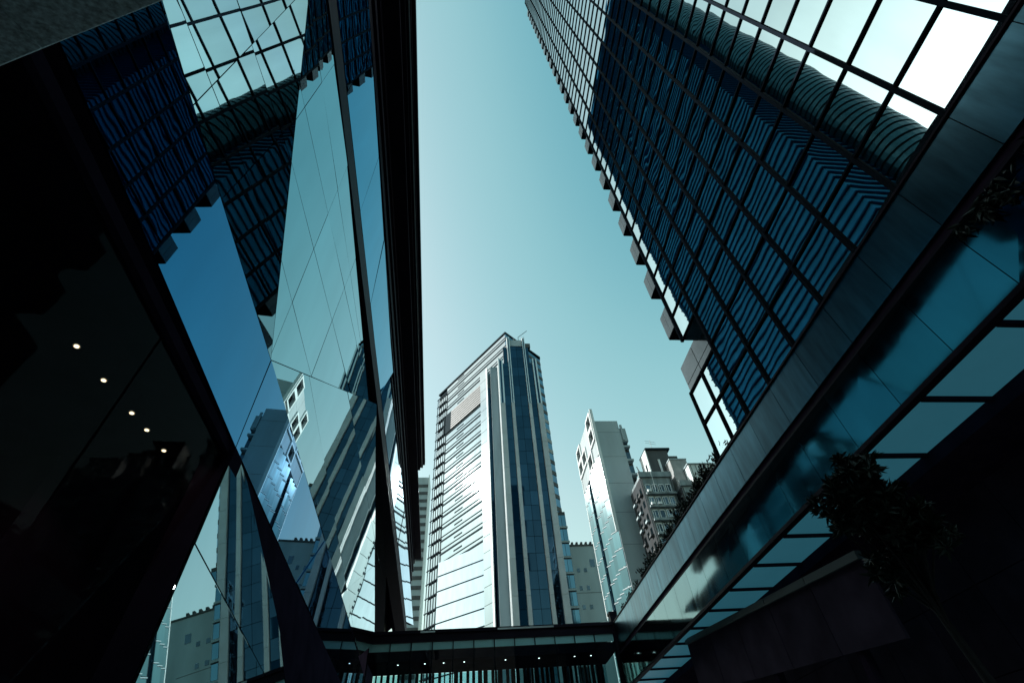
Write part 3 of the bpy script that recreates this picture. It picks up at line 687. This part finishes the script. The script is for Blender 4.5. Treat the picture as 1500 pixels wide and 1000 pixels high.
# low right wing
MB().box(27.9, 30.6, 134.2, 142, GZ, 69.5).build('wing_core', M['concrete_dark'], CT)
for k in range(15):
    for i, (xa, xb) in enumerate(((28.0, 29.2), (29.3, 30.5))):
        z = 65 - 4.3 * k
        MB().box(xa, xb, 134.0, 134.18, z, z + 3.3).build('wing_window', M['east_glass'], CT)
    MB().box(27.9, 30.75, 133.7, 134.19, 65 - 4.3 * k - .7, 65 - 4.3 * k - .15).build('wing_ledge', M['concrete'], CT)

# ------------------------------------------------------------------ far slender tower in the gap on the left
FT = thing('distant_tower', 'slender pale tower with close window lines in the gap beside the black eave', 'building', (-18, 230, GZ))
MB().box(-24, -17.6, 230, 244, GZ, 140).build('wall', M['concrete'], FT)
for k in range(32):
    MB().box(-23.5, -17.5, 229.8, 229.98, 4 + 4.2 * k, 5.6 + 4.2 * k).build('window_band', M['concrete_dark'], FT)
MB().box(-17.55, -17.2, 229, 244, GZ, 141).build('edge_fin', M['white'], FT)

# ------------------------------------------------------------------ slim tower with the sunlit glass side
SW = thing('slim_tower', 'slim tower with blank grey end wall and sunlit green sawtooth glass side', 'building', (32, 93, GZ))
TX0, TX1, TY0, TY1 = 28.6, 36.0, 85.0, 101.6
MB().box(TX0 + .55, TX1 - 1.6, TY0, TY1 - .1, GZ, 65.4).build('end_wall', M['concrete'], SW)
MB().box(TX1 - 1.59, TX1, TY0 + 1.6, TY1 - .1, GZ, 63.4).build('rear_bay', M['concrete_dark'], SW)
for k in range(18):
    z = 59.2 - 3.4 * k
    if z < 2: break
    MB().box(TX1 - 1.58, TX1 - .05, TY0 + .35, TY0 + 1.58, z - .45, z).build('balcony_slab', M['concrete'], SW)
    MB().box(TX1 - 1.5, TX1 - .1, TY0 + 1.40, TY0 + 1.58, z + .05, z + 2.3).build('balcony_window', M['window_dark'], SW)
MB().box(TX1 - 1.59, TX1 - .1, TY0 + .3, TY0 + 1.58, 60.2, 63.6).build('bay_head', M['concrete'], SW)
MB().box(TX1 - 1.3, TX1 - .8, TY0 + .05, TY0 + .29, 60.4, 64.4).build('roof_pipe', M['concrete'], SW)
for k in range(10):
    z = 6.5 + 6.2 * k
    MB().box(TX0 + .6, TX1 - 1.65, TY0 - .012, TY0 - .001, z, z + .05).build('wall_joint', M['concrete_dark'], SW)
# tall screen wall at the top of the glass side
fr = MB()
zs = [57.0, 60.6, 64.3, 68.0]; ys = [85.0, 89.15, 93.3, 97.45, 101.6]
openings = {(0, 2), (0, 1), (1, 0), (3, 2), (3, 1), (2, 1)}
for a in range(4):
    for b in range(3):
        ya, yb, za, zb = ys[a], ys[a + 1], zs[b], zs[b + 1]
        if (a, b) in openings:
            w = MB()
            w.box(TX0 - .35, TX0 + .3, ya + .01, ya + .45, za + .01, zb - .01).box(TX0 - .35, TX0 + .3, yb - .45, yb - .01, za + .01, zb - .01)
            w.box(TX0 - .35, TX0 + .3, ya + .46, yb - .46, za + .01, za + .45).box(TX0 - .35, TX0 + .3, ya + .46, yb - .46, zb - .45, zb - .01)
            fo = w.build('window_surround', M['white'], SW)
            MB().box(TX0 + .30, TX0 + .5, ya + .3, yb - .3, za + .3, zb - .3).build('window_glass', M['window_dark'], fo)
        else:
            MB().box(TX0 - .02, TX0 + .5, ya + .015, yb - .015, za + .015, zb - .015).build('screen_panel', M['screen'], SW)
MB().box(TX0 - .10, TX0 + .54, TY0 - .28, TY0 - .02, 40, 68.6).build('screen_edge', M['white'], SW)
# sawtooth glass below, panes turned towards the low sun
tn = Vector((-math.cos(R(29)), -math.sin(R(29)), 0)); te = Vector((-tn.y, tn.x, 0))
for (ca, cb_) in ((85.1, 94.0), (96.6, 101.5)):
    npn = 4 if cb_ - ca > 6 else 3
    wdt = (cb_ - ca) / npn
    for k in range(17):
        z0 = 53.4 - 3.3 * k
        if z0 < 0: break
        for i in range(npn):
            ya = ca + wdt * i; yb = ya + wdt
            L = wdt * math.cos(R(29)); D = L * math.tan(R(29)) * math.cos(R(29))
            p0 = Vector((TX0 + .45, ya, 0)); p1 = Vector((TX0 + .45 - wdt * .4218, ya + wdt * .80, 0)); p2 = Vector((TX0 + .45, yb, 0))
            d = (p1 - p0).normalized(); nrm_ = Vector((-d.y, d.x, 0))
            tl = random.gauss(0, .010)
            g = [p0 + d * .05, p1 - d * .05]
            b = [g[0], g[1], g[1] - nrm_ * .06, g[0] - nrm_ * .06]
            lo = [v + Vector((0, 0, z0 + .30)) for v in b]; hi = [v + Vector((0, 0, z0 + 3.22)) - nrm_ * tl for v in b]
            MB().hexa(lo, hi).build('saw_pane', M['saw_glass'], SW)
            MB().plan([(p0.x, p0.y), (p1.x - .12, p1.y + .03), (p2.x, p2.y)], z0, z0 + .16).build('saw_sill', M['concrete'], SW)
MB().box(TX0 - .05, TX0 + .35, 94.1, 96.5, GZ, 56.9).build('side_groove', M['line'], SW)
MB().box(TX0 - .5, TX0 - .06, 95.0, 95.5, GZ, 55).build('groove_pipe', M['east_glass'], SW)
MB().box(TX0 - .15, TX0 + .5, TY1 - .08, TY1 + .2, GZ, 66.5).build('rear_edge', M['white'], SW)

# ------------------------------------------------------------------ low blank building with small windows
BL = thing('blank_wall_block', 'grey block with blank wall and two rows of small square windows behind the slim tower', 'building', (38, 152, GZ))
MB().box(34.2, 52, 150, 165, GZ, 66.0).build('wall', M['concrete'], BL)
MB().box(34.0, 52.2, 149.8, 165, 66.02, 66.5).build('roof_edge', M['concrete_dark'], BL)
for k in range(5):
    MB().box(35.0 + k * 1.5, 35.6 + k * 1.5, 150.5, 152, 66.52, 67.6).build('parapet_post', M['concrete_dark'], BL)
for k in range(9):
    for i, x in enumerate((35.4, 37.6)):
        f = MB().box(x, x + .85, 149.93, 149.995, 58 - 5.2 * k, 59.2 - 5.2 * k).build('window', M['window_dark'], BL)
for k in range(6):
    MB().box(34.25, 42.5, 149.985, 149.998, 52 - 8 * k, 52.15 - 8 * k).build('wall_joint', M['concrete_dark'], BL)
MB().box(39.8, 41.2, 149.92, 149.995, 59.5, 61.8).build('window', M['window_dark'], BL)

# ------------------------------------------------------------------ old tenement blocks on the right
def tenement(name, label, x0, x1, y0, y1, top, fh, nwin, wallm, n_fl, ac=True):
    t = thing(name, label, 'building', ((x0 + x1) / 2, (y0 + y1) / 2, GZ))
    MB().box(x0, x1, y0, y1, GZ, top).build('wall', M[wallm], t)
    MB().box(x0 - .25, x1 + .15, y0 - .35, y0 - .01, top - .55, top + .5).build('parapet', M[wallm], t)
    w = (x1 - x0 - .9) / nwin
    for k in range(n_fl):
        z = top - 1.2 - fh * (k + 1)
        MB().box(x0 + .3, x1 - .05, y0 - .55, y0 - .01, z - .42, z - .06).build('balcony_ledge', M['tile'], t)
        for i in range(nwin):
            xa = x0 + .5 + w * i
            fr = MB()
            fr.box(xa, xa + .10, y0 - .16, y0 - .005, z + .2, z + 1.62).box(xa + w * .72, xa + w * .72 + .10, y0 - .16, y0 - .005, z + .2, z + 1.62)
            fr.box(xa + .11, xa + w * .72 - .01, y0 - .16, y0 - .005, z + .1, z + .2).box(xa + .11, xa + w * .72 - .01, y0 - .16, y0 - .005, z + 1.55, z + 1.7)
            f = fr.build('window', M['white'], t)
            MB().box(xa + .12, xa + w * .72 - .02, y0 - .06, y0 - .006, z + .22, z + 1.53).build('pane', M['window_dark'], f)
            if random.random() < .6:
                MB().box(xa + w * .30, xa + w * .38, y0 - .10, y0 - .061, z + .22, z + 1.53).build('casement_bar', M['white'], f)
            if ac and random.random() < .5:
                MB().box(xa + .1, xa + .75, y0 - .75, y0 - .20, z - .04, z + .42).build('air_conditioner', M['white'] if random.random() < .6 else M['concrete'], t)
        # side wall toward the street: small windows and drying frames
        for i in range(3):
            ya = y0 + .8 + i * (y1 - y0 - 1) / 3
            MB().box(x0 - .10, x0 - .053, ya, ya + .9, z + .3, z + 1.5).build('side_window', M['window_dark'], t)
            if random.random() < .7:
                MB().box(x0 - .6, x0 - .11, ya - .1, ya + 1.0, z - .05, z + .3).build('air_conditioner', M['concrete_dark'] if random.random() < .5 else M['concrete'], t)
    MB().box(x0 - .05, x0 - .002, y0 + .01, y1 - .01, GZ, top - .6).build('side_wall', M['side_shade'], t)  # dark slab over the wall, its shade put into the colour
    for xp in (x0 + .18, x1 - .25):
        MB().tube((xp, y0 - .12, GZ), (xp, y0 - .12, top - .7), .07, .07, 6).build('drain_pipe', M['concrete_dark'], t)
    return t
T1 = tenement('tenement_block', 'weathered tenement block with ledges and casement windows next to the slim tower', 33.0, 39.0, 78, 84.6, 47.4, 2.5, 4, 'tile', 16)
T2 = tenement('tenement_block', 'weathered tenement block with dark side wall, partly behind the podium shrubs', 39.6, 44.6, 76.4, 84, 44.6, 2.5, 3, 'tile', 15)
MB().box(35.0, 35.06, 77.2, 77.26, 44, 49).build('roof_pole', M['steel'], T1)
MB().tube((37.5, 80, 47.5), (36.0, 77.4, 44.5), .05, .05, 6).build('stay_pole', M['steel'], T1)
for i in range(7):
    x = 33.2 + random.random() * 2.5; y = 78.3 + random.random() * 3
    MB().bar((x, y, 47.3), (x + random.uniform(-1.3, 1.3), y + random.uniform(-1, 1), 48.6 + random.random() * 1.6), .12).build('roof_clutter', M['concrete_dark'], T1)
H1 = thing('roof_stair_house', 'dark rooftop stair house with sunlit left side on the tenement roof', 'roof house', (38.5, 81, 47.4))
MB().box(36.6, 41.0, 80.0, 83.5, 47.42, 54.2).build('wall', M['concrete_dark'], H1)
MB().box(36.4, 36.58, 79.9, 83.6, 47.42, 54.2).build('side_wall', M['white'], H1)
MB().box(36.5, 41.6, 79.7, 84, 54.22, 54.6).build('roof', M['line'], H1)
MB().box(36.34, 36.395, 81.0, 81.6, 50.2, 51.6).build('side_window', M['window_dark'], H1)
MB().box(38.5, 38.9, 79.86, 79.99, 48.5, 52.0).build('wall_pipe', M['white'], H1)
MB().tube((38.6, 81, 54.6), (38.6, 81, 57.4), .05, .04, 6).build('aerial_mast', M['steel'], H1)
for dz in (0, .5): MB().bar((37.5, 81, 56.7 + dz), (39.8, 81.2, 56.4 + dz), .05).build('aerial_bar', M['steel'], H1)
MB().box(41.2, 43.4, 81.2, 83.8, 47.42, 53.6).build('upper_room', M['concrete_dark'], H1)
H2 = thing('rooftop_hut', 'tan rendered rooftop hut right of the dark stair house', 'roof house', (41.2, 79, 44.6))
MB().box(39.7, 43.0, 77.6, 81.0, 44.62, 50.4).build('wall', M['tan'], H2)
MB().box(39.6, 43.1, 77.5, 81.1, 50.42, 50.62).build('roof', M['concrete'], H2)
H3 = thing('white_rooftop_hut', 'pale metal clad rooftop hut at the right end of the tenement roofs', 'roof house', (44, 78, 44.6))
MB().box(41.8, 46.6, 75.4, 77.4, 44.62, 47.9).build('wall', M['white'], H3)
MB().box(41.6, 46.8, 75.2, 77.5, 47.92, 48.1).build('roof', M['concrete'], H3)
for k in range(5): MB().box(42.2 + k * .95, 42.26 + k * .95, 75.33, 75.395, 44.7, 47.8).build('panel_joint', M['concrete_dark'], H3)
T3 = tenement('rear_tenement', 'plain pale tenement block at the right end, half hidden by shrubs', 45.2, 50, 77.6, 85, 47.0, 2.6, 2, 'white', 6, False)

# ------------------------------------------------------------------ plants
def leaf_cloud(mb, n, place, ln, wd):
    for _ in range(n):
        p, out = place()
        d = (out + Vector((random.gauss(0, .5), random.gauss(0, .5), random.gauss(0, .5)))).normalized()
        s = d.cross(Vector((random.gauss(0, 1), random.gauss(0, 1), random.gauss(0, 1)))).normalized()
        L = ln * random.uniform(.6, 1.25); w = wd * random.uniform(.7, 1.2)
        u = d.cross(s) * (L * .12)
        mb.add([p, p + d * L * .35 + s * w + u, p + d * L * .7 + s * w * .75 + u * .6, p + d * L, p + d * L * .7 - s * w * .75 + u * .6, p + d * L * .35 - s * w + u],
               [(0, 1, 2, 3), (0, 3, 4, 5)])
SH = [(18.5, .55, 'small leafy shrub on the podium edge just beyond the mirror tower glass'), (20.0, .75, 'bushy shrub on the podium edge second beyond the mirror tower'),
      (21.5, 1.15, 'tall dark shrub on the podium edge in front of the pale rear tenement'), (22.9, 1.35, 'tallest dark shrub on the podium edge in front of the white rooftop hut'),
      (24.4, 1.25, 'dense dark shrub on the podium edge below the rooftop huts'), (26.0, 1.1, 'rounded dark shrub on the podium edge in front of the tenement windows'),
      (27.7, 1.0, 'dark shrub on the podium edge in front of the tenement ledges'), (29.6, .9, 'dark shrub on the podium edge below the left tenement windows'),
      (31.6, .95, 'dark shrub on the podium edge at the foot of the tenement side wall'), (33.8, .85, 'low shrub on the podium edge at the foot of the grey end wall'),
      (36.2, .7, 'low shrub on the podium edge in front of the sawtooth glass'), (38.6, .6, 'last low shrub on the podium edge near the corner post')]
for y, h, lab in SH:
    t = thing('podium_shrub', lab, 'shrub', (12.72, y, 12.30), 'shrubs along the podium edge')
    st = MB()
    tips = []
    for i in range(9):
        tip = Vector((12.68 + random.gauss(0, .22), y + random.gauss(0, .42 + h * .18), 12.3 + h * random.uniform(.45, 1.05)))
        st.tube((12.72, y + random.gauss(0, .15), 12.30), tip, .022, .010, 5); tips.append(tip)
    st.build('stem', M['bark'], t)
    lf = MB()
    def pl():
        q = random.choice(tips); b = Vector((12.72, y, 12.32))
        p = b.lerp(q, random.uniform(.25, 1.0)) + Vector((random.gauss(0, .10), random.gauss(0, .16), random.gauss(0, .08)))
        return p, (q - b).normalized()
    leaf_cloud(lf, int(330 * h), pl, .23, .045)
    lf.build('foliage', M['leaf'], t)
HG = [(2.7, .55, .5, 'trailing plant under the fascia at the upper right edge of the picture'), (4.3, .75, .7, 'trailing plant with long pointed leaves hanging under the near fascia')]
for y, dp, sp, lab in HG:
    t = thing('hanging_plant', lab, 'hanging plant', (12.08, y, 10.0), 'trailing plants under the podium fascia')
    st = MB(); tips = []
    for i in range(8):
        a = Vector((12.16, y + random.gauss(0, sp * .5), 10.03))
        q = a + Vector((-.07 - random.random() * .12, random.gauss(0, .15), -dp * random.uniform(.45, 1)))
        st.tube(a, q, .012, .006, 4); tips.append((a, q))
    st.build('stem', M['bark'], t)
    lf = MB()
    def pl():
        a, q = random.choice(tips)
        p = a.lerp(q, random.uniform(.05, 1.0)) + Vector((random.uniform(-.10, 0), random.gauss(0, .10), 0))
        return p, Vector((-.15, random.gauss(0, .5), -.6))
    leaf_cloud(lf, int(150 * dp * sp + 40), pl, .30, .045)
    lf.build('foliage', M['leaf'], t)
# street tree in front of the soffit
TR = thing('street_tree', 'small dark tree with rosettes of long leaves in front of the frosted soffit panels', 'tree', (7.85, 8.05, GZ))
tk = MB()
tk.tube((7.85, 8.05, GZ), (7.9, 8.05, 1.2), .10, .08, 10).tube((7.9, 8.05, 1.2), (7.8, 8.1, 2.7), .08, .05, 10)
ends = []
for i in range(26):
    a = random.random() * 6.283; r = math.sqrt(random.random())
    q = Vector((7.8 + math.cos(a) * r * .85, 8.1 + math.sin(a) * r * .85, 3.05 + random.uniform(0, 2.1) * (1.1 - r * .45)))
    tk.tube((7.83, 8.07, random.uniform(1.9, 2.7)), q, .030, .014, 6); ends.append(q)
tk.build('trunk', M['bark'], TR)
cr = MB()
for q in ends:
    for _ in range(6):
        c = q + Vector((random.gauss(0, .17), random.gauss(0, .17), random.gauss(0, .16)))
        def pl():
            d = Vector((random.gauss(0, 1), random.gauss(0, 1), random.gauss(.25, .7))).normalized()
            return c + d * .03, d
        leaf_cloud(cr, 30, pl, .21, .034)
cr.build('crown', M['leaf'], TR)
PT = thing('tree_planter', 'square stone planter holding the small street tree', 'planter', (8.1, 8.0, GZ))
pq = MB(); pq.box(7.45, 8.75, 7.35, 7.45, GZ, GZ + .6).box(7.45, 8.75, 8.55, 8.65, GZ, GZ + .6).box(7.45, 7.55, 7.455, 8.545, GZ, GZ + .6).box(8.65, 8.75, 7.455, 8.545, GZ, GZ + .6)
pq.build('planter_wall', M['pot'], PT)
MB().box(7.56, 8.64, 7.46, 8.54, GZ + .01, GZ + .52).build('soil', M['bark'], PT)
